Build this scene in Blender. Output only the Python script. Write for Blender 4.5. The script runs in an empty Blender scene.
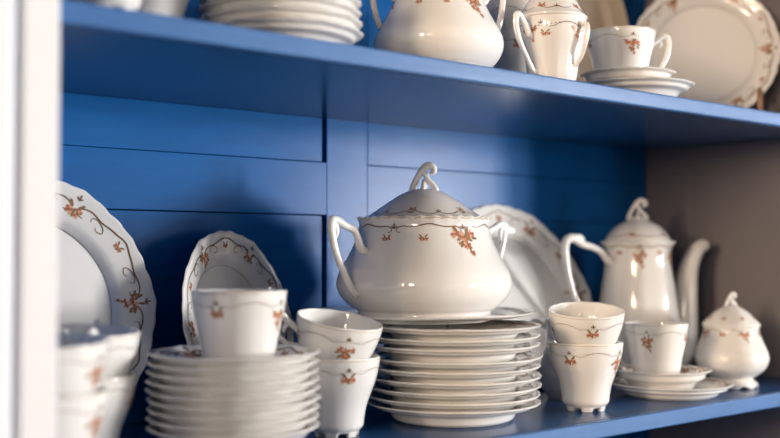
import bpy, math, random
from mathutils import Vector, Matrix
random.seed(7)
PI = math.pi
C = bpy.context.scene.collection
sc = bpy.context.scene

# ------------------------------------------------------------------ helpers
class MB:
    """collects verts / faces / material slots into one mesh"""
    def __init__(s):
        s.v = []; s.f = []; s.m = []; s.sm = []
    def add(s, vs, fs, mi=0, smooth=True):
        b = len(s.v); s.v += [tuple(p) for p in vs]
        for f in fs:
            s.f.append(tuple(b + i for i in f)); s.m.append(mi); s.sm.append(smooth)
    def box(s, x0, x1, y0, y1, z0, z1, mi=0):
        vs = [(x, y, z) for x in (x0, x1) for y in (y0, y1) for z in (z0, z1)]
        s.add(vs, [(0,1,3,2),(4,6,7,5),(0,4,5,1),(2,3,7,6),(0,2,6,4),(1,5,7,3)], mi, False)
    def tube(s, pts, rad, n=12, mi=0, sub=6, flat=1.0, up=None):
        P, Rr = smooth_path(pts, rad, sub)
        rings = []
        up0 = Vector(up) if up else None
        nrm = None
        for i, p in enumerate(P):
            t = (P[min(i+1, len(P)-1)] - P[max(i-1, 0)]).normalized()
            if up0 is not None:
                a = up0 - t*up0.dot(t)
            elif nrm is None:
                a = t.orthogonal()
            else:
                a = nrm - t*nrm.dot(t)
            a.normalize(); nrm = a
            b = t.cross(a)
            rings.append([p + a*(math.cos(2*PI*k/n)*Rr[i]*flat) + b*(math.sin(2*PI*k/n)*Rr[i]) for k in range(n)])
        vs = [q for r in rings for q in r]
        fs = []
        for i in range(len(rings)-1):
            for k in range(n):
                k2 = (k+1) % n
                fs.append((i*n+k, (i+1)*n+k, (i+1)*n+k2, i*n+k2))
        # rounded ends
        c0 = len(vs); vs.append(P[0] - (P[1]-P[0]).normalized()*Rr[0]*.5)
        c1 = len(vs); vs.append(P[-1] + (P[-1]-P[-2]).normalized()*Rr[-1]*.5)
        L = len(rings)-1
        for k in range(n):
            k2 = (k+1) % n
            fs.append((c0, k, k2)); fs.append((c1, L*n+k2, L*n+k))
        s.add(vs, fs, mi)
    def build(s, name, mats, parent=None, loc=(0,0,0), rz=0.0, bevel=0):
        me = bpy.data.meshes.new(name)
        me.from_pydata(s.v, [], s.f); me.update()
        if not isinstance(mats, (list, tuple)): mats = [mats]
        for m in mats: me.materials.append(m)
        me.polygons.foreach_set('material_index', s.m)
        me.polygons.foreach_set('use_smooth', s.sm)
        me.update()
        o = bpy.data.objects.new(name, me); C.objects.link(o)
        if parent is not None: o.parent = parent
        o.location = loc; o.rotation_euler.z = rz
        if bevel:
            md = o.modifiers.new('bevel', 'BEVEL'); md.width = bevel; md.segments = 2
            md.limit_method = 'ANGLE'; md.harden_normals = False
        return o

def catmull(pts, sub):
    out = []
    n = len(pts)
    for i in range(n-1):
        p0 = pts[max(i-1,0)]; p1 = pts[i]; p2 = pts[i+1]; p3 = pts[min(i+2,n-1)]
        for k in range(sub):
            t = k/sub
            out.append(tuple(.5*((2*b)+(-a+c)*t+(2*a-5*b+4*c-d)*t*t+(-a+3*b-3*c+d)*t*t*t) for a,b,c,d in zip(p0,p1,p2,p3)))
    out.append(tuple(pts[-1]))
    return out

def smooth_path(pts, rad, sub):
    if not isinstance(rad, (list, tuple)): rad = [rad]*len(pts)
    q = catmull([tuple(p)+(r,) for p, r in zip(pts, rad)], sub)
    return [Vector(p[:3]) for p in q], [max(p[3], .0003) for p in q]

class Lathe:
    """profile given as segments: each a list of (r,z) smoothed on its own, so joints stay crisp"""
    def __init__(s, segs, sub=4, seg=96, mod=None, loop=False):
        prof = []
        s.marks = []
        for sg in segs:
            q = catmull(sg, sub) if len(sg) > 2 else [tuple(p) for p in sg]
            if prof and math.dist(prof[-1], q[0]) < 1e-7: q = q[1:]
            prof += q
            s.marks.append(len(prof)-1)
        s.p = [(max(r, 0), z) for r, z in prof]; s.seg = seg; s.mod = mod; s.loop = loop
        s.s = [0]
        for a, b in zip(s.p, s.p[1:]): s.s.append(s.s[-1] + math.dist(a, b))
    def mark(s, i): return s.s[s.marks[i]]
    def rz(s, t):
        t = min(max(t, 0), s.s[-1])
        lo, hi = 0, len(s.s)-1
        while hi-lo > 1:
            m = (lo+hi)//2
            if s.s[m] <= t: lo = m
            else: hi = m
        d = s.s[hi]-s.s[lo]; k = 0 if d == 0 else (t-s.s[lo])/d
        a, b = s.p[lo], s.p[hi]
        return a[0]+(b[0]-a[0])*k, a[1]+(b[1]-a[1])*k
    def pt(s, th, t):
        r, z = s.rz(t)
        if s.mod: r, z = s.mod(th, r, z)
        return Vector((r*math.cos(th), r*math.sin(th), z))
    def mesh(s, mb, mi=0):
        n = s.seg; vs = []; idx = []
        for r, z in s.p:
            if r < 1e-6:
                idx.append([len(vs)]); vs.append((0, 0, z))
            else:
                row = []
                for k in range(n):
                    th = 2*PI*k/n; rr, zz = (s.mod(th, r, z) if s.mod else (r, z))
                    row.append(len(vs)); vs.append((rr*math.cos(th), rr*math.sin(th), zz))
                idx.append(row)
        fs = []
        pairs = list(zip(idx, idx[1:]))
        if s.loop: pairs.append((idx[-1], idx[0]))
        for a, b in pairs:
            for k in range(n):
                k2 = (k+1) % n
                if len(a) == 1 and len(b) == 1: continue
                if len(a) == 1: fs.append((a[0], b[k2], b[k]))
                elif len(b) == 1: fs.append((a[k], a[k2], b[0]))
                else: fs.append((a[k], a[k2], b[k2], b[k]))
        mb.add(vs, fs, mi)

class Decal:
    """flat painted decoration wrapped onto a lathe surface: (u along the circumference, v up the surface)"""
    def __init__(s, L, mb, s0, sign=1, off=.00035):
        s.L = L; s.mb = mb; s.s0 = s0; s.sign = sign; s.off = off
        s.R = max(L.rz(s0)[0], .01)
    def pt(s, th0, u, v):
        th = th0+u/s.R; t = s.s0+s.sign*v; e = 4e-4
        p = s.L.pt(th, t)
        a = s.L.pt(th+e/s.R, t)-s.L.pt(th-e/s.R, t); b = s.L.pt(th, t+e)-s.L.pt(th, t-e)
        n = a.cross(b)
        if n.length < 1e-12: return p
        n.normalize()
        return p+n*s.off
    def poly(s, th0, cu, cv, pts, mi):
        vs = [s.pt(th0, cu, cv)]+[s.pt(th0, cu+x, cv+y) for x, y in pts]
        n = len(pts)
        s.mb.add(vs, [(0, 1+i, 1+(i+1) % n) for i in range(n)], mi)
    def blob(s, th0, u, v, r, mi, el=1.0, rot=0.0, n=7):
        q = []
        for k in range(n):
            a = 2*PI*k/n; x = r*math.cos(a); y = r*el*math.sin(a)
            q.append((x*math.cos(rot)-y*math.sin(rot), x*math.sin(rot)+y*math.cos(rot)))
        s.poly(th0, u, v, q, mi)
    def line(s, th0, pts, w, mi, sub=5):
        q = catmull(pts, sub)
        vs = []
        for i, p in enumerate(q):
            a = q[max(i-1,0)]; b = q[min(i+1,len(q)-1)]
            dx, dy = b[0]-a[0], b[1]-a[1]; l = math.hypot(dx, dy) or 1
            ww = w*(.55+.45*math.sin(PI*i/(len(q)-1)))
            vs.append(s.pt(th0, p[0]-dy/l*ww, p[1]+dx/l*ww)); vs.append(s.pt(th0, p[0]+dy/l*ww, p[1]-dx/l*ww))
        s.mb.add(vs, [(2*i, 2*i+1, 2*i+3, 2*i+2) for i in range(len(q)-1)], mi)
    def flower(s, th0, u, v, r, rng, mats=(1, 2)):
        for k in range(5):
            a = 2*PI*k/5+rng.random()
            s.blob(th0, u+math.cos(a)*r*.62, v+math.sin(a)*r*.62, r*.5, mats[k % 2], .75, a)
        s.blob(th0, u, v, r*.3, 3, n=5)
    def leaf(s, th0, u, v, r, rot, mi=4):
        s.blob(th0, u, v, r, mi, .38, rot, 6)
    def sprig(s, th0, u, v, sz, rng, big=True):
        k = 9 if big else 3
        if big:
            for i in range(k):
                a = rng.random()*2*PI; d = sz*(.25+.75*rng.random())
                s.leaf(th0, u+math.cos(a)*d*1.1, v+math.sin(a)*d*.8, sz*.3, a)
            for (x, y, r) in ((0, 0, .42), (-.65, .2, .32), (.6, .25, .3), (.15, -.65, .3), (-.3, -.5, .22), (.35, -1.15, .2)):
                s.flower(th0, u+x*sz, v+y*sz, r*sz, rng)
            s.line(th0, [(u, v), (u+.2*sz, v-.7*sz), (u+.4*sz, v-1.4*sz)], sz*.05, 3)
        else:
            s.flower(th0, u-.45*sz, v, .42*sz, rng); s.flower(th0, u+.45*sz, v, .42*sz, rng)
            s.leaf(th0, u, v-.1*sz, .4*sz, PI/2); s.leaf(th0, u-.5*sz, v+.55*sz, .4*sz, 2.3); s.leaf(th0, u+.5*sz, v+.55*sz, .4*sz, .8)
    def scroll(s, th0, u0, u1, v, h, w, mi=3):
        """bracket shaped vine with curled ends between two nodes"""
        L = u1-u0
        s.line(th0, [(u0+.10*L, v-h*1.5), (u0+.045*L, v-h*1.35), (u0+.04*L, v-h*.7), (u0+.12*L, v-.15*h), (u0+.26*L, v-.25*h), (u0+.38*L, v+.05*h), (u0+.5*L, v+.4*h),
                     (u0+.62*L, v+.05*h), (u0+.74*L, v-.25*h), (u0+.88*L, v-.15*h), (u0+.96*L, v-.7*h), (u0+.955*L, v-1.35*h), (u0+.90*L, v-1.5*h)], w, mi)
    def fleur(s, th0, u, v, r):
        s.leaf(th0, u, v+r*.5, r, PI/2, 3); s.leaf(th0, u-r*.7, v, r*.8, 2.5, 3); s.leaf(th0, u+r*.7, v, r*.8, .6, 3); s.blob(th0, u, v-r*.4, r*.35, 3, n=5)
    def swag(s, th0, u0, u1, v, h, w, dots=9):
        L = u1-u0
        s.line(th0, [(u0+.02*L, v), (u0+.2*L, v-.5*h), (u0+.35*L, v+.2*h), (u0+.5*L, v+.55*h), (u0+.65*L, v+.2*h), (u0+.8*L, v-.5*h), (u0+.98*L, v)], w*.7, 3)
        for i in range(dots):
            t = (i+.5)/dots
            s.leaf(th0, u0+t*L, v+h*.45*(math.sin(PI*t)**2*1.6-.5), w*2.0, .5 if i % 2 else -.5, 3)

# ------------------------------------------------------------------ materials
def mat(name, col, rough=.5, metal=0, coat=0, bump=None, var=None, ior=1.5, spec=.5):
    m = bpy.data.materials.new(name); m.use_nodes = True
    nt = m.node_tree; b = nt.nodes['Principled BSDF']
    b.inputs['Base Color'].default_value = (*col, 1); b.inputs['Roughness'].default_value = rough
    b.inputs['Metallic'].default_value = metal; b.inputs['IOR'].default_value = ior
    b.inputs['Coat Weight'].default_value = coat; b.inputs['Coat Roughness'].default_value = .04
    b.inputs['Specular IOR Level'].default_value = spec
    if bump or var:
        tc = nt.nodes.new('ShaderNodeTexCoord'); mp = nt.nodes.new('ShaderNodeMapping')
        nt.links.new(tc.outputs['Object'], mp.inputs['Vector'])
    if bump:
        sx, strength, dist, stretch = bump
        mp.inputs['Scale'].default_value = stretch
        n = nt.nodes.new('ShaderNodeTexNoise'); n.inputs['Scale'].default_value = sx; n.inputs['Detail'].default_value = 4
        nt.links.new(mp.outputs['Vector'], n.inputs['Vector'])
        bp = nt.nodes.new('ShaderNodeBump'); bp.inputs['Strength'].default_value = strength; bp.inputs['Distance'].default_value = dist
        nt.links.new(n.outputs['Fac'], bp.inputs['Height']); nt.links.new(bp.outputs['Normal'], b.inputs['Normal'])
    if var:
        n2 = nt.nodes.new('ShaderNodeTexNoise'); n2.inputs['Scale'].default_value = var[0]; n2.inputs['Detail'].default_value = 5
        nt.links.new(mp.outputs['Vector'], n2.inputs['Vector'])
        r = nt.nodes.new('ShaderNodeValToRGB')
        a, c = var[1], var[2]
        r.color_ramp.elements[0].color = (*[x*a for x in col], 1); r.color_ramp.elements[1].color = (*[min(1, x*c) for x in col], 1)
        r.color_ramp.elements[0].position = .3; r.color_ramp.elements[1].position = .7
        nt.links.new(n2.outputs['Fac'], r.inputs['Fac']); nt.links.new(r.outputs['Color'], b.inputs['Base Color'])
    return m

PORC = mat('porcelain glaze', (.80, .772, .738), .045, ior=1.6)
RUST = mat('rust red enamel', (.44, .15, .075), .25)
PINK = mat('salmon enamel', (.68, .35, .22), .25)
GOLDL = mat('brown gold line', (.17, .085, .035), .3)
LEAF = mat('faded leaf enamel', (.24, .15, .075), .25)
GILT = mat('rubbed gilt edge', (.50, .38, .25), .3, .1)
DEC = [PORC, RUST, PINK, GOLDL, LEAF, GILT]
BLUE = mat('blue gloss paint', (.0055, .100, .32), .24, spec=.07, bump=(60, .05, .001, (1, 6, 6)), var=(14, .92, 1.07))
SHELF = mat('blue paint with shelf shade', (.012, .068, .205), .24, bump=(60, .05, .001, (1, 6, 6)), var=(14, .92, 1.07), spec=.4)  # same blue as the boards, darkened to carry the shelves' shade and reflections
EDGE = mat('lighter blue edge paint', (.052, .140, .335), .3, spec=.25, bump=(90, .10, .001, (.4, 3, 3)), var=(40, .94, 1.08))  # lighter blue for the front edge of each shelf
TAUPE = mat('taupe paint', (.19, .168, .175), .4, bump=(60, .1, .002, (1, 1, 1)))
WHITE = mat('white frame paint', (.70, .71, .75), .35, bump=(40, .06, .002, (6, 6, 1)))
DARKW = mat('gap shade backing', (.02, .02, .03), .7)  # near-black, so the shade inside the board gaps sits in its colour
TAN = mat('tan stoneware glaze', (.86, .69, .51), .3, var=(9, .93, 1.06))
WOOD = mat('brown wood', (.30, .16, .085), .4, var=(30, .75, 1.2))
WALLP = mat('wall plaster', (.11, .10, .09), .8, bump=(30, .1, .003, (1, 1, 1)))
CEIL = mat('ceiling plaster', (.2, .19, .18), .9)
FLOORM = mat('oak floor boards', (.06, .04, .025), .45, var=(6, .8, 1.2))

# ------------------------------------------------------------------ thing helpers
def prop(o, label, cat, group=None):
    o['label'] = label; o['category'] = cat
    if group: o['group'] = group
    return o
def thing(name, label, cat, loc=(0,0,0), rz=0, group=None):
    o = bpy.data.objects.new(name, None); C.objects.link(o); o.empty_display_size = .02
    o.location = loc; o.rotation_euler = (0, 0, rz)
    return prop(o, label, cat, group)
def dup(root, label, loc, rz=0, group=None):
    r = root.copy(); C.objects.link(r); r.location = loc; r.rotation_euler = (0, 0, rz); r['label'] = label
    if group: r['group'] = group
    for ch in list(root.children):
        c = ch.copy(); C.objects.link(c); c.parent = r
        for g in list(ch.children):
            d = g.copy(); C.objects.link(d); d.parent = c
    return r
def lean(o, n, R, h, shelf, xy):
    """stand a plate of radius R and rim height h on edge: face normal n, lowest rim point on the shelf"""
    n = Vector(n).normalized()
    up = (Vector((0, 0, 1))-n*n.z).normalized(); x = up.cross(n).normalized()
    Rm = Matrix((x, up, n)).transposed()
    low = -up*R+n*h
    c = Vector((xy[0], xy[1], shelf-low.z+.0004))
    o.matrix_world = Matrix.Translation(c) @ Rm.to_4x4()
    ws = [o.matrix_world @ v.co for v in o.data.vertices]
    o.location.z += shelf+.0003-min(p.z for p in ws)
    back = max(p.y for p in ws)
    if back > 1.0892 or xy[1] > 1.0: o.location.y += 1.0892-back
    return o

SL = 1.1003       # top of the lower shelf
SU = 1.4743      # top of the upper shelf
F0, B0 = .758, 1.09     # shelf front edge, back panel

# ------------------------------------------------------------------ porcelain kinds
def scallop(R, w0, ar, az, n=24, big=6):
    def f(th, r, z):
        if r <= w0: return r, z
        k = min(1, (r-w0)/(R-w0)); k = k*k
        b = .5+.5*math.cos(big*th)
        m = math.cos(n*th)*.36+(b**5)*.9+.35*abs(math.cos(big*th))-.5
        return r+ar*m*k, z+az*m*k
    return f

def plate_mesh(name, R, h, foot, well, decal=True, ar=.0014, az=.0004, n=24, big=6, slope_bow=.0, thick=.0042, seg=120, seed=1, bigs=True, mats=None, floor=.005, fx=.40, fz=.58):
    e = .0015
    mod = scallop(R, well+.3*(R-well), ar, az, n, big) if ar else None
    und = [(foot+.0015, .0012), (foot+.006, floor-.0022), (foot+fx*(R-foot), floor-thick+fz*(h-floor)-slope_bow), (foot+.70*(R-foot), floor-thick+(fz+.30*(1-fz)/.5*.8)*(h-floor)-slope_bow*.5), (R-.006, h-thick+.0005), (R-.001, h-.0016)]
    top = [(R-.0012, h+.0008), (R-.006, h-.0002), (well+.62*(R-well), floor+(fz+.30*(1-fz)/.5*.8)*(h-floor)-slope_bow*.5), (well+.24*(R-well), floor+(fz-.04)*(h-floor)-slope_bow), (well, floor+.0004)]
    L = Lathe([[(0, .0022), (foot-.006, .0022)], [(foot-.006, .0022), (foot-.004, .0016), (foot-.003, 0)], [(foot-.003, 0), (foot, 0)], [(foot, 0)]+und,
               [und[-1], (R, h-.0006), (R+.0003, h), top[0]], top, [top[-1], (well-.006, floor), (0, floor)]], sub=4, seg=seg, mod=mod)
    mb = MB(); L.mesh(mb)
    if decal:
        rng = random.Random(seed)
        sr = L.mark(4)
        D = Decal(L, mb, sr)
        D.sign = 1
        # v grows inward here, so draw with negative v as "down/inward" -> sign -1
        D.sign = -1
        rim = R-well
        nn = big
        for i in range(nn):
            th = 2*PI*i/nn
            W = 2*PI*D.R/nn
            D.scroll(th, 0, W, -rim*.26, rim*.20, .0009)
            D.fleur(th, 0, -rim*.20, rim*.07)
            D.sprig(th, W*.0, -rim*.52, rim*.31, rng, big=(i % 2 == 0) and bigs)
            for k, sg in ((.22, 1), (.78, -1)):
                D.line(th, [(W*k-sg*.04*W, -rim*.50), (W*k-sg*.05*W, -rim*.40), (W*k, -rim*.34), (W*k+sg*.07*W, -rim*.40), (W*k+sg*.10*W, -rim*.52), (W*k+sg*.05*W, -rim*.58), (W*k+sg*.02*W, -rim*.52)], .0006, 3)
            D.sprig(th, W*.5, -rim*.42, rim*.17, rng, big=False)
    return mb.build(name, mats or DEC)

def cup_body(R, H, prof, foot, floor, wave=.0008, seg=72, seed=3, nodes=4, decv=.0155):
    """outer profile from foot to rim (r,z), inner wall thinner, floor = inside bottom height"""
    def mod(th, r, z):
        k = max(0, (z-H*.45)/(H*.55)); k = min(1, k)
        fl = .5*math.cos(16*th)
        return r*(1+.003*fl)+wave*k*math.cos(12*th)*.12, z+(.0002*math.cos(12*th) if z > H-.004 else 0)
    inn = [(r-.0026, z) for r, z in prof if z > floor+.006][::-1]
    L = Lathe([[(0, prof[0][1]), prof[0]], prof, [prof[-1], (prof[-1][0]-.0006, H+.0009), (prof[-1][0]-.0020, H+.0002)],
               [(prof[-1][0]-.0020, H+.0002)]+inn[1:]+[(inn[-1][0]-.002, floor+.004), (inn[-1][0]-.010, floor)], [(inn[-1][0]-.010, floor), (0, floor)]], sub=4, seg=seg, mod=mod)
    mb = MB(); L.mesh(mb)
    rng = random.Random(seed)
    D = Decal(L, mb, L.mark(1)); W = 2*PI*D.R/nodes
    for i in range(nodes):
        th = 2*PI*i/nodes
        D.swag(th, 0, W, -decv*.72, .0045, .00038, 19)
        D.fleur(th, 0, -decv*.62, .0022)
        if i % 2 == 0:
            D.sprig(th, 0, -decv*1.25, .0085, rng, False)
        else:
            D.sprig(th, 0, -decv*1.45, .0105, rng, True)
    seg2 = seg
    for i in range(seg2):
        t0 = 2*PI*i/seg2; t1 = 2*PI*(i+1)/seg2; s0 = L.mark(1)
        o0 = Vector((math.cos(t0), math.sin(t0), .2))*.0003; o1 = Vector((math.cos(t1), math.sin(t1), .2))*.0003
        mb.add([L.pt(t0, s0-.0012)+o0, L.pt(t1, s0-.0012)+o1, L.pt(t1, s0-.0006)+o1, L.pt(t0, s0-.0006)+o0], [(0,1,2,3)], 5)
    return mb

def foot_ring(r0, r1, z1, n, lift):
    def mod(th, r, z):
        if z > z1*.5: return r, z
        g = math.cos(n*th); g = max(0, min(1, (g+.05)/.5)); g = g*g*(3-2*g)
        return r-.0006*g, z+lift*g
    L = Lathe([[(r0-.003, 0), (r0, 0)], [(r0, 0), (r0+.0006, z1*.35), (r1, z1)], [(r1, z1), (r1-.003, z1)], [(r1-.003, z1), (r0-.003, z1*.4), (r0-.003, 0)]], sub=3, seg=72, mod=mod)
    mb = MB(); L.mesh(mb); return mb

def handle(mb, pts, rad, flat=.75):
    """handle in the local xz plane at +x"""
    mb.tube([(x, 0, z) for x, z in pts], rad, n=10, sub=6, up=(0, 1, 0), flat=flat)

COFFEE = [(.0225, .0055), (.0262, .010), (.0273, .018), (.0291, .028), (.0326, .039), (.0375, .052), (.0405, .063), (.0419, .071), (.0425, .0772)]
WIDE = [(.0280, .0055), (.0312, .010), (.0330, .018), (.0347, .029), (.0380, .045), (.0412, .059), (.0431, .070), (.0438, .0772)]
def coffee_cup(label, loc, rz, group, prof=COFFEE, floor=.030, seed=3, high=False):
    t = thing('coffee_cup', label, 'cup', loc, rz, group)
    cup_body(prof[-1][0], .0775, prof, prof[0][0], floor, seed=seed).build('bowl', DEC, t)
    foot_ring(prof[0][0]-.001, prof[0][0]+.0007, .0075, 6, .005).build('foot', PORC, t)
    d = prof[1][0]-.0255
    mb = MB()
    if high:
        handle(mb, [(.038, .061), (.045, .067), (.051, .0705), (.058, .0765), (.064, .0745), (.0655, .067), (.061, .058), (.053, .051), (.046, .0475), (.037, .0475)], [.0028, .0034, .0034, .0036, .0034, .0032, .0032, .0032, .0032, .0028])
    else: handle(mb, [(.038, .056), (.044, .064), (.050, .069), (.058, .0755), (.064, .0735), (.0655, .064), (.060+d*.4, .046), (.050+d*.7, .030), (.041+d, .019), (.030+d, .016)],
           [.0028, .0034, .0034, .0036, .0034, .0032, .0032, .0032, .0032, .0028])
    handle(mb, [(.050, .069), (.054, .064), (.053, .060)], [.0026, .0024, .0018])
    mb.build('handle', PORC, t)
    return t

def knob_mesh(s=1.0):
    s *= 1.03
    mb = MB()
    mb.tube([(-.013*s, 0, -.002*s), (-.011*s, 0, .006*s), (-.007*s, 0, .014*s), (-.002*s, 0, .022*s), (.004*s, 0, .0265*s), (.010*s, 0, .025*s), (.0115*s, 0, .020*s), (.007*s, 0, .018*s)],
            [.0046*s, .0038*s, .0034*s, .0038*s, .0044*s, .0042*s, .0032*s, .0022*s], n=10, sub=5)
    mb.tube([(.013*s, 0, -.002*s), (.0105*s, 0, .004*s), (.005*s, 0, .010*s), (.001*s, 0, .017*s), (-.001*s, 0, .022*s)], [.0046*s, .0038*s, .0033*s, .0030*s, .0026*s], n=10, sub=5)
    mb.tube([(0, .010*s, -.002*s), (0, .007*s, .004*s), (0, 0, .010*s)], [.0036*s, .0028*s, .002*s], n=8, sub=4)
    mb.tube([(0, -.010*s, -.002*s), (0, -.007*s, .004*s), (0, 0, .010*s)], [.0036*s, .0028*s, .002*s], n=8, sub=4)
    return mb

def tureen(label, loc, rz, neck=0.0, hpts=None, drop=0.0):
    nk = lambda r, z: r*(1-neck*max(0, min(1.0, (z-.047)/.06)))
    t = thing('soup_tureen', label, 'tureen', loc, rz)
    H = .114
    def mod(th, r, z):
        r = nk(r, z)
        k = max(0, min(1, (z-.104)/.010))
        b = math.cos(32*th)
        return r+.0010*k*b, z+.0008*k*b
    prof = [(.077, .0045), (.0775, .008), (.0850, .0125), (.0950, .0220), (.1005, .0320), (.1015, .0410), (.0980, .0530), (.0910, .0655), (.0840, .0780), (.0788, .0895), (.0758, .1000), (.0752, .107), (.0770, .1135)]
    L = Lathe([[(0, .004), (.070, .004)], [(.070, .004), (.0705, 0)], [(.0705, 0), (.0765, 0)], [(.0765, 0), (.0783, .002)], [(.0783, .002), prof[0]], prof, [prof[-1], (.0760, H+.001), (.0738, H)],
               [(.0738, H), (.0722, .106), (.0755, .088), (.0975, .044), (.088, .020), (.06, .010)], [(.06, .010), (0, .010)]], sub=5, seg=128, mod=mod)
    mb = MB(); L.mesh(mb)
    rng = random.Random(11)
    D = Decal(L, mb, L.mark(5)); n = 6; W = 2*PI*D.R/n
    for i in range(n):
        th = 2*PI*i/n+TOFF
        D.scroll(th, 0, W, -.0095, .0052, .0007)
        D.fleur(th, 0, -.0115, .0030)
        if i % 2 == 0:
            D.sprig(th, W*.0, -.0225-drop, .0165, rng, True)
        else:
            D.sprig(th, -W*.10, -.0245-drop, .0062, rng, False)
            D.sprig(th, W*.42, -.0245-drop, .0060, rng, False)
    for i in range(128):
        if rng.random() < .25: continue
        t0 = 2*PI*i/128; t1 = 2*PI*(i+1)/128; s0 = L.mark(5)
        o0 = Vector((math.cos(t0), math.sin(t0), 0))*.0003; o1 = Vector((math.cos(t1), math.sin(t1), 0))*.0003
        mb.add([L.pt(t0, s0-.0014)+o0, L.pt(t1, s0-.0014)+o1, L.pt(t1, s0-.0002)+o1, L.pt(t0, s0-.0002)+o0], [(0,1,2,3)], 5)
    mb.build('body', DEC, t)
    for a in (0, PI):
        mb = MB()
        if hpts: handle(mb, hpts, .0050, .8)
        else: handle(mb, [(.084, .076), (.094, .079), (.0985, .090), (.104, .0995), (.116, .104), (.127, .1095), (.1345, .1085), (.1345, .096), (.1285, .074), (.118, .052), (.108, .036), (.099, .028)],
               [.0038, .0052, .0046, .0042, .0042, .0046, .0052, .0046, .0042, .0042, .0044, .0040], .8)
        if not hpts: handle(mb, [(.1345, .108), (.1295, .104), (.1275, .0965), (.1300, .089)], [.0036, .0032, .0028, .0016], .8)
        o = mb.build('handle', PORC, t); o.rotation_euler.z = a
    # lid
    lp = [(.0715, .1138), (.0685, .1150), (.0630, .1180), (.0550, .1235), (.0460, .1298), (.0365, .1362), (.0275, .1415), (.018, .1458), (.008, .1482), (0, .1488)]
    lp = [(r*(1-neck), z) for r, z in lp]
    LL = Lathe([[(0, .143), (.03, .137), (.055*(1-neck), .120), (.070*(1-neck), .1125)], [(.070*(1-neck), .1125), lp[0]], lp], sub=5, seg=128)
    mb = MB(); LL.mesh(mb)
    D = Decal(LL, mb, LL.mark(1), 1)
    W = 2*PI*D.R/n
    for i in range(n):
        th = 2*PI*i/n+TOFF+.2
        D.line(th, [(W*.06, .009), (W*.03, .013), (W*.10, .014), (W*.22, .010), (W*.36, .0085), (W*.46, .0105), (W*.5, .0125)], .0007, 3)
        D.line(th, [(W*.94, .009), (W*.97, .013), (W*.90, .014), (W*.78, .010), (W*.64, .0085), (W*.54, .0105), (W*.5, .0125)], .0007, 3)
        D.fleur(th, W*.5, .0135, .0030); D.fleur(th, 0, .011, .0022)
        D.sprig(th, W*.02, .0175, .0062, rng, False)
    for i in range(110):
        t0 = 2*PI*i/110; t1 = t0+2*PI/190
        mb.add([LL.pt(t0, LL.mark(1)+.0035)+Vector((math.cos(t0), math.sin(t0), .5))*.0004, LL.pt(t1, LL.mark(1)+.0035)+Vector((math.cos(t1), math.sin(t1), .5))*.0004,
                LL.pt(t1, LL.mark(1)+.0043)+Vector((math.cos(t1), math.sin(t1), .5))*.0004, LL.pt(t0, LL.mark(1)+.0043)+Vector((math.cos(t0), math.sin(t0), .5))*.0004], [(0,1,2,3)], 3)
    lid = mb.build('lid', DEC, t)
    k = knob_mesh().build('knob', PORC, lid, loc=(0, 0, .1478)); k.rotation_euler.z = -.85-rz
    return t

def place(root, tilt_axis, ang):
    """tilt a thing about a horizontal axis through its base"""
    root.rotation_mode = 'QUATERNION'
    q = root.rotation_euler.to_quaternion()
    root.rotation_quaternion = Matrix.Rotation(ang, 3, Vector(tilt_axis)).to_quaternion() @ q

ORD = ['bottom', 'second from the bottom', 'third from the bottom', 'fourth from the bottom', 'fifth from the bottom', 'sixth from the bottom', 'seventh from the bottom', 'eighth from the bottom', 'ninth from the bottom']

# ================================================================== LOWER SHELF
TOFF = .38
CUPG = 'footed coffee cups on the shelves'
HB = .72   # heading of the view axis: directions to the right of the picture are (.758,-.652)

# --- tall stack of dinner plates with platter and tureen
PX, PY = .848, .878
offs = [0, .0085, .0185, .0292, .0405, .0505, .0640, .0735, .0850]
dp = plate_mesh('dinner_plate', .0980, .0205, .062, .067, ar=.0012, az=.0004, seed=4, thick=.0034, fx=.32, fz=.68)
for i, dz in enumerate(offs):
    o = dp if i == 0 else dp.copy()
    if i: C.objects.link(o)
    jx = 0 if i == 0 else random.uniform(-.0012, .0012); jy = 0 if i == 0 else random.uniform(-.0012, .0012)
    o.location = (PX+jx, PY+jy, SL+dz+.0002); o.rotation_euler.z = random.uniform(0, 6)
    prop(o, ['white dinner plate at the very bottom of tall stack under the tureen',
             'white dinner plate second from the bottom of tall stack under the tureen', 'white dinner plate third from the bottom of tall stack under the tureen',
             'white dinner plate fourth from the bottom of tall stack under the tureen', 'white dinner plate in the middle of the tall stack, fifth from its bottom',
             'white dinner plate sixth from the bottom of tall stack under the tureen', 'white dinner plate seventh from the bottom of tall stack under the tureen',
             'white dinner plate second below the round platter that carries the tureen', 'white dinner plate directly below the round platter that carries the tureen'][i], 'plate', 'dinner plates stacked under the tureen')
pl = plate_mesh('serving_platter', .138, .0105, .085, .108, ar=.0012, az=.0002, seed=9, thick=.0036, floor=.0045)
pl.location = (.858, .949, SL+.1068); pl.rotation_euler.z = .3
prop(pl, 'broad round white platter on top of the plate stack, carrying the large tureen', 'platter')
tureen('large white lidded soup tureen with rust flower garlands on top of the plate stack', (.8485, .926, SL+.1116), 0)

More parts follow.
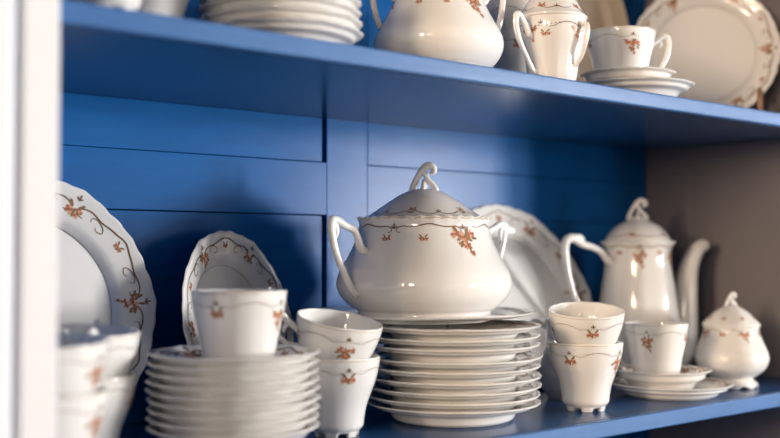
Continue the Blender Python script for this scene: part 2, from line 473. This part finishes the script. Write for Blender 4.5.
# --- stack of deep saucers with a cup on top
SX, SY = .543, .851
bw = plate_mesh('deep_saucer', .0785, .0285, .034, .040, ar=.0011, az=.0005, n=20, seed=6, slope_bow=.0035, thick=.0040)
for i in range(9):
    o = bw if i == 0 else bw.copy()
    if i: C.objects.link(o)
    o.location = (SX+(0 if i == 0 else random.uniform(-.0008, .0008)), SY+(0 if i == 0 else random.uniform(-.0008, .0008)), SL+.0002+i*.00835); o.rotation_euler.z = random.uniform(0, 6)
    prop(o, ('white deep saucer at the top of the saucer stack, directly under the single cup' if i == 8 else
             'white deep saucer second from the top of the stack under the single cup' if i == 7 else
             'white deep saucer %s of the stack under the single cup' % ('at the bottom' if i == 0 else ORD[i])), 'saucer', 'deep saucers stacked at the left front')
wc = coffee_cup('white footed coffee cup standing alone on the stack of deep saucers', (SX+.004, SY-.002, SL+8*.00835+.0066), .5, CUPG, WIDE, .012, 4)

# --- cup pair with the tilted upper cup
cc = coffee_cup('white footed coffee cup under a tilted cup, between the saucer stack and plate stack', (.684, .879, SL), 1.2, CUPG)
cc.scale = (1.045, 1.045, 1.03)
nc = None
def nest(label, x, y, rz, tilt, roll, dz=.0385, back=.003, base=None):
    # upper cup of a pair sits askew on the handle side: tipped towards the room
    global nc
    if nc is None: c = nc = coffee_cup(label, (0, 0, 0), 0, CUPG, high=True)
    else: c = dup(nc, label, (0, 0, 0), 0, CUPG)
    c.scale = (1.045, 1.045, 1.03); c.location = (x+.652*back, y+.758*back, (base or SL)+dz)
    q = Matrix.Rotation(roll, 3, Vector((.652, .758, 0))) @ Matrix.Rotation(tilt, 3, Vector((.758, -.652, 0))) @ Matrix.Rotation(rz, 3, 'Z')
    c.rotation_euler = q.to_euler()
    return c
nest('tilted white coffee cup with rust flowers, nested in a cup beside the plate stack', .6768, .8853, 2.75, .13, .17, .0400, .001)
# --- cup pair in front of the leaning plate on the right
dup(cc, 'white footed coffee cup at the front edge, right of the plate stack, lower of two', (1.017, .827, SL), .25, CUPG)
nest('white coffee cup nested in the front cup right of plate stack, upper of two', 1.017, .827, .86, .17, .0, .0395)
# --- blurred pairs at the far left
dup(cc, 'blurred white cup nearest the white post at lower left, lower of its pair', (.346, .802, SL), .60, CUPG)
nest('blurred white cup nearest the white post at lower left, upper of its pair', .346, .802, .60, .06, 0)
dup(cc, 'blurred white cup before the large leaning plate, lower of the pair behind the post pair', (.415, .890, SL), 1.0, CUPG)
nest('blurred white cup before the large leaning plate, upper of the pair behind the post pair', .415, .890, 1.0, .05, .04)

# --- leaning plates
bp = plate_mesh('dinner_plate', .137, .0215, .085, .094, ar=.0020, az=.0004, n=36, big=6, seed=12)
lean(bp, (.0, -1, .24), .137, .0215, SL, (.431, 1.044))
prop(bp, 'large scalloped white plate with rust scrolls leaning at the far left', 'plate')
op = plate_mesh('dinner_plate', .108, .020, .062, .070, ar=.0018, az=.0004, n=30, big=6, seed=13)
lean(op, (.40, -.91, .22), .108, .020, SL, (.666, 1.015))
prop(op, 'flowered white plate leaning on the back behind the single cup on the saucer stack', 'plate')
rp = plate_mesh('dinner_plate', .139, .021, .084, .093, ar=.0020, az=.0004, n=36, big=6, seed=14)
lean(rp, (.0, -1, .44), .139, .021, SL, (1.139, 1.020))
prop(rp, 'large white plate leaning on the back between the tureen and the coffee pot', 'plate')

# --- jug half hidden between stack and cups
jg = thing('cream_jug', 'white porcelain jug mostly hidden behind the two cups right of the plate stack', 'jug', (1.083, .905, SL), 2.3)
jp = [(.030, .004), (.036, .014), (.0395, .032), (.036, .055), (.031, .075), (.031, .090), (.034, .102)]
L = Lathe([[(0, .004), (.027, .004)], [(.027, .004), (.027, 0)], [(.027, 0), (.0295, 0)], [(.0295, 0), jp[0]], jp, [jp[-1], (.032, .1025)], [(.032, .1025), (.028, .085), (.033, .05), (.03, .012), (.015, .008)], [(.015, .008), (0, .008)]], sub=4, seg=64,
          mod=lambda th, r, z: (r+(.012*max(0, math.cos(th-PI))**8*max(0, (z-.07)/.032) if z > .07 else 0), z))
mb = MB(); L.mesh(mb); mb.build('body', PORC, jg)
mb = MB(); handle(mb, [(.030, .090), (.044, .098), (.055, .088), (.055, .065), (.046, .042), (.036, .034)], .0032); mb.build('handle', PORC, jg)

# --- coffee pot
pot = thing('coffee_pot', 'tall white coffee pot with long spout near the right back corner', 'coffee pot', (1.319, .973, SL), -.20)
pot.scale = (1, 1, .975)
H = .207
pp = [(.052, .005), (.060, .016), (.0640, .040), (.0625, .070), (.058, .100), (.0525, .130), (.049, .160), (.0475, .180), (.0490, .197), (.0545, .2065)]
L = Lathe([[(0, .004), (.046, .004)], [(.046, .004), (.047, 0)], [(.047, 0), (.051, 0)], [(.051, 0), pp[0]], pp, [pp[-1], (.0525, .2078)], [(.0525, .2078), (.045, .19), (.058, .09), (.05, .012)], [(.05, .012), (0, .012)]], sub=4, seg=96,
          mod=lambda th, r, z: (r*(1+.012*math.cos(8*th)*min(1, z/.06)*(1 if z < .16 else max(0, 1-(z-.16)/.03))), z+(.001*math.cos(24*th) if z > .203 else 0)))
mb = MB(); L.mesh(mb); rng = random.Random(21)
D = Decal(L, mb, L.mark(4)); W = 2*PI*D.R/5
for i in range(5):
    th = -2.25+2*PI*i/5
    D.scroll(th, 0, W, -.008, .005, .0007); D.fleur(th, 0, -.008, .003)
    D.sprig(th, 0, -.024, .0125, rng, True); D.sprig(th, W*.5, -.018, .006, rng, False)
mb.build('body', DEC, pot)
lp = [(.0490, .2065), (.0480, .2100), (.0445, .2150), (.0385, .2230), (.0300, .2315), (.0195, .2380), (.0115, .2415), (.009, .2445), (0, .2455)]
LL = Lathe([[(0, .205), (.046, .205)], [(.046, .205), (.0490, .2065)], lp], sub=4, seg=80, mod=lambda th, r, z: (r*(1+.02*math.cos(8*th)) if .215 < z < .24 else r, z))
mb = MB(); LL.mesh(mb)
D = Decal(LL, mb, LL.mark(1))
for i in range(5):
    D.sprig(2*PI*i/5, 0, .012, .006, rng, False); D.scroll(2*PI*i/5, 0, 2*PI*D.R/5*.9, .010, -.003, .0006)
lid = mb.build('lid', DEC, pot)
k = knob_mesh(.95).build('knob', PORC, lid, loc=(0, 0, .2435), rz=-.7)
mb = MB()
mb.tube([(.050, 0, .030), (.064, 0, .030), (.080, 0, .043), (.089, 0, .066), (.092, 0, .095), (.095, 0, .130), (.1010, 0, .165), (.114, 0, .190), (.128, 0, .2015), (.136, 0, .2015)],
        [.024, .0245, .0240, .0222, .0200, .0178, .0148, .0122, .0102, .0088], n=14, sub=6, up=(0, 1, 0), flat=.95)
mb.build('spout', PORC, pot)
mb = MB()
handle(mb, [(-.045, .176), (-.056, .178), (-.069, .191), (-.083, .198), (-.103, .203), (-.122, .212), (-.134, .205), (-.134, .180), (-.124, .140), (-.106, .100), (-.084, .068), (-.060, .056)],
       [.0050, .0058, .0050, .0050, .0054, .0066, .0066, .0056, .0050, .0048, .0050, .0050], .8)
handle(mb, [(-.122, .212), (-.110, .213), (-.102, .2095)], [.0055, .0050, .003], .8)
mb.build('handle', PORC, pot)

# --- sugar bowl at the right end
def sugar_bowl(label, loc, rz):
    t = thing('sugar_bowl', label, 'sugar bowl', loc, rz)
    p = [(.028, .013), (.036, .017), (.0465, .026), (.0520, .038), (.0510, .049), (.0455, .062), (.0405, .074), (.0390, .082), (.0410, .0875)]
    def lobe(th, r, z):
        k = math.sin(PI*max(0, min(1, (z-.012)/.062)))
        return r*(1+.035*k*abs(math.cos(4*th))-.02*k), z+(.0009*math.cos(20*th) if z > .0855 else 0)
    L = Lathe([[(0, .010), (.026, .010), (.028, .013)], p, [p[-1], (.039, .0885)], [(.039, .0885), (.036, .078), (.047, .04), (.035, .02), (.01, .016)], [(.01, .016), (0, .016)]], sub=5, seg=96, mod=lobe)
    mb = MB(); L.mesh(mb); rng = random.Random(5)
    D = Decal(L, mb, L.mark(1)); W = 2*PI*D.R/8
    for i in range(8):
        D.sprig(2*PI*i/8, 0, -.013, .0085 if i % 2 else .0055, rng, bool(i % 2)); D.swag(2*PI*i/8, 0, W, -.007, .002, .0005, 7)
    mb.build('body', DEC, t)
    foot_ring(.036, .0275, .014, 8, .0035).build('foot', PORC, t)
    lp = [(.0405, .0885), (.0390, .0905), (.0345, .0945), (.0285, .1005), (.0215, .1065), (.0135, .1115), (.007, .1145), (0, .1150)]
    LL = Lathe([[(0, .086), (.036, .086)], [(.036, .086), (.0405, .0885)], lp], sub=4, seg=80, mod=lambda th, r, z: (r*(1+.03*abs(math.cos(4*th))) if z > .093 else r, z))
    mb = MB(); LL.mesh(mb); D = Decal(LL, mb, LL.mark(1))
    for i in range(8): D.sprig(2*PI*i/8, 0, .012, .005, rng, False)
    lid = mb.build('lid', DEC, t)
    knob_mesh(.62).build('knob', PORC, lid, loc=(0, 0, .1138), rz=-.7)
    return t
sugar_bowl('lobed white sugar bowl with domed lid at the right end of lower shelf', (1.345, .836, SL), .25).scale = (.955, .955, .985)

# --- teacup, small bowl and plate on the right
kp = plate_mesh('dessert_plate', .079, .0165, .054, .058, ar=.0011, az=.0003, n=20, seed=31)
kp.location = (1.203, .838, SL+.0002); prop(kp, 'small white plate beneath the saucer and cup, left of the sugar bowl', 'plate')
ks = plate_mesh('deep_saucer', .0625, .0290, .032, .039, ar=.0009, az=.0003, n=18, seed=32, slope_bow=.002)
ks.location = (1.191, .843, SL+.0056); prop(ks, 'white deep saucer under the cup left of the sugar bowl', 'saucer')
dup(wc, 'white cup standing on a saucer and plate in front of the coffee pot', (1.183, .845, SL+.0205), 1.9, CUPG).scale = (.94, .94, .95)

# ================================================================== UPPER SHELF
s2 = plate_mesh('side_plate', .0765, .0185, .048, .054, ar=.0010, az=.0009, n=30, seed=41)
UP = ['white scalloped plate at the bottom of the stack on the upper shelf', 'white scalloped plate second from the bottom of the upper shelf stack', 'white scalloped plate third from the bottom of the upper shelf stack',
      'white scalloped plate fourth from the bottom of the upper shelf stack', 'white scalloped plate fifth from the bottom of the upper shelf stack', 'white scalloped plate sixth from the bottom of the upper shelf stack']
for i in range(6):
    o = s2 if i == 0 else s2.copy()
    if i: C.objects.link(o)
    o.location = (.587+random.uniform(-.001, .001), .841+random.uniform(-.001, .001), SU+.0002+i*.0099); o.rotation_euler.z = random.uniform(0, 6)
    prop(o, UP[i], 'plate', 'scalloped plates stacked on the upper shelf')
TOFF = .95
ut = tureen('smaller white tureen with rust flowers at the front of upper shelf', (.793, .842, SU), -.42, .12,
            [(.070, .092), (.079, .098), (.086, .110), (.094, .118), (.103, .122), (.109, .119), (.1095, .106), (.107, .088), (.103, .072), (.096, .057)], .011)
ut.scale = (.685, .685, .88)
dup(cc, 'white cup on the upper shelf beside the plate stack, nearer the back', (.469, .877, SU), 2.3, CUPG)
dup(cc, 'white cup at the left end of the upper shelf, nearest the white post', (.388, .800, SU), 2.6, CUPG)
dup(cc, 'white cup behind the two handled covered pot on upper shelf, lower of two', (.985, .905, SU), .8, CUPG)
nest('white cup behind the two handled covered pot on upper shelf, upper of two', .985, .905, 1.2, .05, 0, .0385, .003, SU)

# covered pot with handles
cp = thing('covered_pot', 'tall white covered pot with scrolled handles at the front of upper shelf', 'covered pot', (.932, .803, SU), 0)
cp.scale = (1.02, 1.02, .87)
p = [(.025, .004), (.027, .012), (.0285, .025), (.031, .040), (.0350, .055), (.0375, .068), (.0380, .078), (.0375, .0845)]
L = Lathe([[(0, .003), (.022, .003)], [(.022, .003), (.022, 0)], [(.022, 0), (.0245, 0)], [(.0245, 0), p[0]], p, [p[-1], (.035, .085)], [(.035, .085), (.034, .07), (.026, .03), (.02, .008)], [(.02, .008), (0, .008)]], sub=4, seg=80,
          mod=lambda th, r, z: (r*(1+.012*math.cos(14*th)*max(0, 1-z/.06)), z))
mb = MB(); L.mesh(mb); rng = random.Random(8)
D = Decal(L, mb, L.mark(4)); W = 2*PI*D.R/4
for i in range(4):
    th = -2.75+2*PI*i/4
    D.swag(th, 0, W, -.0125, .006, .0006, 13); D.fleur(th, 0, -.010, .0025); D.sprig(th, W*.08, -.024, .0065, rng, False); D.sprig(th, W*.75, -.020, .010, rng, True)
mb.build('body', DEC, cp)
for a in (-3.05, -1.42):
    mb = MB()
    handle(mb, [(.0345, .058), (.0415, .060), (.0465, .068), (.053, .076), (.060, .0825), (.0645, .079), (.0645, .066), (.058, .048), (.046, .030), (.036, .017), (.027, .012)],
           [.0034, .0044, .0042, .0040, .0042, .0042, .0038, .0036, .0034, .0032, .0028])
    if a > -2: 
        mb = MB()
        handle(mb, [(.0355, .070), (.0400, .0745), (.044, .073), (.0445, .062), (.041, .046), (.036, .032), (.029, .022)], [.0022, .0028, .003, .003, .0028, .0026, .002])
    mb.build('handle', PORC, cp, rz=a)
lp = [(.0385, .0855), (.0390, .0870), (.0380, .0890), (.0345, .0935), (.031, .101), (.026, .111), (.018, .119), (.008, .1225), (0, .123)]
LL = Lathe([[(0, .083), (.033, .083), (.035, .0855)], [(.035, .0855), (.0385, .0855)], lp], sub=4, seg=80)
mb = MB(); LL.mesh(mb); D = Decal(LL, mb, LL.mark(1)); W = 2*PI*D.R/5
for i in range(5):
    th = -2.9+2*PI*i/5
    D.line(th, [(.1*W, .012), (.3*W, .0095), (.5*W, .012), (.7*W, .0095), (.9*W, .012)], .0006, 3); D.sprig(th, .1*W, .014, .006, rng, False); D.fleur(th, .5*W, .012, .0025)
lid = mb.build('lid', DEC, cp); knob_mesh(.6).build('knob', PORC, lid, loc=(0, 0, .122), rz=-.7)

# teacup on two saucers
u1 = plate_mesh('dessert_plate', .0735, .0205, .044, .049, ar=.001, az=.0003, n=20, seed=51)
u1.location = (1.116, .828, SU+.0002); prop(u1, 'small white plate under a saucer and cup on the upper shelf', 'plate')
u2 = plate_mesh('deep_saucer', .0585, .0265, .030, .036, ar=.0009, az=.0003, n=18, seed=52, slope_bow=.002)
u2.location = (1.104, .829, SU+.0080); prop(u2, 'white deep saucer between the cup and small plate on the upper shelf', 'saucer')
dup(wc, 'white cup on saucer and plate on the upper shelf, before the leaning plates', (1.0955, .8325, SU+.0160), -.55, CUPG).scale = (.98, .98, .90)

# leaning plate on its stand at the right, tan platter behind
lp_ = plate_mesh('dinner_plate', .108, .020, .066, .074, ar=.0018, az=.0004, n=36, big=6, seed=61)
lean(lp_, (-.80, -.60, .16), .108, .020, SU+.006, (1.420, .925))
prop(lp_, 'flowered white plate leaning upright at the right end of upper shelf', 'plate')
tp = plate_mesh('serving_platter', .165, .020, .11, .125, decal=False, ar=0, mats=[TAN])
lean(tp, (.0, -1, .15), .165, .020, SU, (1.245, 1.052))
prop(tp, 'large plain tan platter leaning on the back of the upper shelf', 'platter')
st = thing('plate_stand', 'small brown wooden plate stand holding the upright plate on upper shelf', 'plate stand', (1.420, .925, SU+.0028), 0)
for sgn in (-1, 1):
    mb = MB()
    tx, ty = .60, -.80
    bx, by = tx*.074*sgn, ty*.074*sgn
    mb.tube([(bx-.040, by-.030, .046), (bx-.046, by-.0345, .034), (bx-.043, by-.032, .008), (bx-.02, by-.015, .0035), (bx+.025, by+.019, .0035)], [.0035, .0042, .0042, .0038, .0034], n=8, sub=5)
    mb.build('foot_rail', WOOD, st)
mb = MB()
mb.tube([(tx*.074, ty*.074, .0035), (-tx*.074, -ty*.074, .0035)], .0028, n=8, sub=2)
mb.build('cross_bar', WOOD, st)
mb = MB()
mb.tube([(.026, .020, .0035), (.030, .0225, .06), (.036, .027, .12)], [.0035, .0032, .003], n=8, sub=4)
mb.build('back_post', WOOD, st)

# ================================================================== CABINET
XL, XR = .270, 1.505
cab = thing('china_cabinet', 'blue painted built-in china cabinet with white frame holding all the porcelain', 'cabinet', (0, 0, 0))
def boxpart(name, m, *b, parent=cab, bevel=.0012):
    mb = MB(); mb.box(*b); return mb.build(name, m, parent, bevel=bevel)
def shelf_unit(z0, z1):
    sh = boxpart('shelf', SHELF, XL, XR, F0+.010, B0, z0, z1, bevel=.0006)
    e = boxpart('edge_strip', EDGE, XL, XR, F0, F0+.0098, z0, z1, parent=sh, bevel=.002); e['label'] = 'lighter blue shelf edge'
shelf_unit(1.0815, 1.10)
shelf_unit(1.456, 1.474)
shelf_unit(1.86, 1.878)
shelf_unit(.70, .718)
boxpart('base_board', BLUE, XL, XR, F0, B0, .10, .12)
boxpart('top_board', WHITE, XL-.12, XR+.12, .70, 1.125, 2.16, 2.20)
boxpart('plinth', WHITE, XL-.10, XR+.10, .72, 1.12, 0, .10)
o = boxpart('side_panel', BLUE, XL-.02, XL, .752, 1.12, .10, 2.16); o['label'] = 'blue side panel'
o = boxpart('side_panel', TAUPE, XR, XR+.02, .752, 1.12, .10, 2.16); o['label'] = 'taupe side panel'
boxpart('side_stile', TAUPE, XR-.004, XR, 1.004, B0, 1.10, 1.456, bevel=.001)
boxpart('side_rail', TAUPE, XR-.004, XR, F0+.01, 1.004, 1.434, 1.456, bevel=.001)
boxpart('backing_board', DARKW, XL, XR, 1.110, 1.122, .10, 2.16)
# back: stile, rails and recessed boards
S0, S1 = .832, .899
boxpart('back_stile', BLUE, S0, S1, B0, 1.112, .12, 2.16, bevel=.0008)
rails = [(.50, .566), (.95, 1.016), (1.334, 1.400), (1.70, 1.766), (2.0, 2.066)]
prev = .12
for a, b in rails+[(2.16, 2.16)]:
    boxpart('back_board', BLUE, XL, S0-.0045, B0+.004, 1.110, prev+.001, a-.001, bevel=.0006)
    boxpart('back_board', BLUE, S1+.0012, XR, B0+.0012, 1.110, prev+.0008, a-.0008, bevel=.0006)
    if b > a:
        boxpart('back_rail', BLUE, XL, S0, B0, 1.110, a, b, bevel=.0006)
        boxpart('back_rail', BLUE, S1, XR, B0, 1.110, a, b, bevel=.0006)
    prev = b
# white moulded posts of the face frame
def post(x0, x1, flip):
    w = x1-x0
    prof = [(0, 0), (0, -.045), (.010, -.050), (.030, -.050), (.048, -.047), (.052, -.041), (.058, -.047), (.066, -.052), (.076, -.052), (.082, -.047), (.0845, -.040), (.088, -.048), (.110, -.050), (.112, -.048), (.112, 0)]
    k = w/.112
    vs = []
    for z in (.10, 2.16):
        for a, b in prof: vs.append(((x1-a*k) if flip else (x0+a*k), .752+b, z))
    n = len(prof)
    fs = [(i, (i+1) % n, n+(i+1) % n, n+i) for i in range(n)]
    fs += [tuple(range(n))[::-1], tuple(range(n, 2*n))]
    if flip: fs = [f[::-1] for f in fs]
    mb = MB(); mb.add(vs, fs, 0, False); o = mb.build('frame_post', WHITE, cab); o['label'] = 'white moulded frame post'
post(.195, .3085, False)
post(XR-.003, XR+.11, True)

# ================================================================== ROOM
RX0, RX1, RY0, RY1, RH = -2.3, 3.6, -2.7, 1.125, 2.6
def struct(o): o['kind'] = 'structure'; return o
def wall_holes(name, axis, pos, a0, a1, holes, thick):
    """wall in the plane axis=pos, spanning a0..a1 horizontally, holes = [(h0,h1,z0,z1)]"""
    mb = MB()
    cuts = sorted({a0, a1, *[h[0] for h in holes], *[h[1] for h in holes]})
    for x, y in zip(cuts, cuts[1:]):
        zz = [(0, RH)]
        for h in holes:
            if h[0] <= x and y <= h[1]: zz = [(0, h[2]), (h[3], RH)]
        for z0, z1 in zz:
            lo, hi = sorted((pos, pos+thick))
            if axis == 'y': mb.box(x, y, lo, hi, z0, z1)
            else: mb.box(lo, hi, x, y, z0, z1)
    return struct(mb.build(name, WALLP))
WIN = {1: ('y', RY0, -.40, .50), 2: ('y', RY0, 2.0, 2.6), 3: ('x', RX1, -2.45, -1.45), 6: ('x', RX1, -.75, -.15), 4: ('x', RX0, -.40, .20), 5: ('x', RX0, -1.35, -.80)}
WZ = {1: (.80, 2.1), 2: (1.0, 1.8), 3: (1.0, 1.8), 6: (1.0, 1.8), 4: (1.45, 2.2), 5: (1.45, 2.2)}
holes = lambda *k: [(WIN[i][2], WIN[i][3], *WZ[i]) for i in k]
wall_holes('wall_front', 'y', RY0, RX0, RX1, holes(1, 2), -.12)
wall_holes('wall_right', 'x', RX1, RY0, RY1, holes(3, 6), .12)
wall_holes('wall_left', 'x', RX0, RY0, RY1, holes(4, 5), -.12)
wall_holes('wall_back', 'y', RY1, RX0, RX1, [], .12)
mb = MB(); mb.box(RX0, RX1, RY0, RY1, -.1, 0); struct(mb.build('floor', FLOORM))
mb = MB(); mb.box(RX0, RX1, RY0, RY1, RH, RH+.1); struct(mb.build('ceiling', CEIL))
def window(i, power, col):
    ax, pos, a, b = WIN[i]; z0, z1 = WZ[i]; mb = MB()
    def bar(h0, h1, y0, y1):
        s = -1 if pos < 0 else 1
        lo, hi = sorted((pos+s*.02, pos+s*.07))
        if ax == 'y': mb.box(h0, h1, lo, hi, y0, y1)
        else: mb.box(lo, hi, h0, h1, y0, y1)
    t = .05
    bar(a, a+t, z0, z1); bar(b-t, b, z0, z1); bar(a, b, z0, z0+t); bar(a, b, z1-t, z1)
    m = (a+b)/2; bar(m-.03, m+.03, z0, z1)
    q = z0+(z1-z0)*.62; bar(a, b, q-.02, q+.02)
    struct(mb.build('window_%d' % i, WHITE))
    ld = bpy.data.lights.new('daylight', 'AREA'); ld.shape = 'RECTANGLE'; ld.size = b-a; ld.size_y = z1-z0; ld.energy = power; ld.color = col
    lo = bpy.data.objects.new('daylight', ld); C.objects.link(lo)
    s = -1 if pos < 0 else 1
    c = ((a+b)/2, pos+s*.10, (z0+z1)/2) if ax == 'y' else (pos+s*.10, (a+b)/2, (z0+z1)/2)
    lo.location = c
    d = Vector((0, -s, 0)) if ax == 'y' else Vector((-s, 0, 0))
    lo.rotation_euler = d.to_track_quat('-Z', 'Y').to_euler()
window(1, 1.8, (1, .97, .93))
window(2, 12, (.95, .97, 1))
window(3, 235, (1, .985, .97))
window(6, 18, (.95, .97, 1))
window(4, 80, (1, .76, .53))
window(5, 26, (1, .80, .60))

w = bpy.data.worlds.new('world'); sc.world = w; w.use_nodes = True
w.node_tree.nodes['Background'].inputs[0].default_value = (.75, .85, 1, 1)
w.node_tree.nodes['Background'].inputs[1].default_value = .2

# ================================================================== CAMERA
cd = bpy.data.cameras.new('camera'); cam = bpy.data.objects.new('camera', cd); C.objects.link(cam)
cam.location = (0, 0, 1.287)
cam.rotation_euler = (math.radians(91.75), 0, math.radians(-40.7))
cd.sensor_width = 36; cd.lens = 50; cd.clip_start = .02
cd.dof.use_dof = True; cd.dof.focus_distance = 1.2; cd.dof.aperture_fstop = 2.5
sc.camera = cam
sc.view_settings.view_transform = 'Standard'; sc.view_settings.look = 'None'
sc.view_settings.gamma = 1; sc.view_settings.use_curve_mapping = False
sc.view_settings.exposure = 0.88
sc.cycles.use_denoising = True
sc.cycles.max_bounces = 8
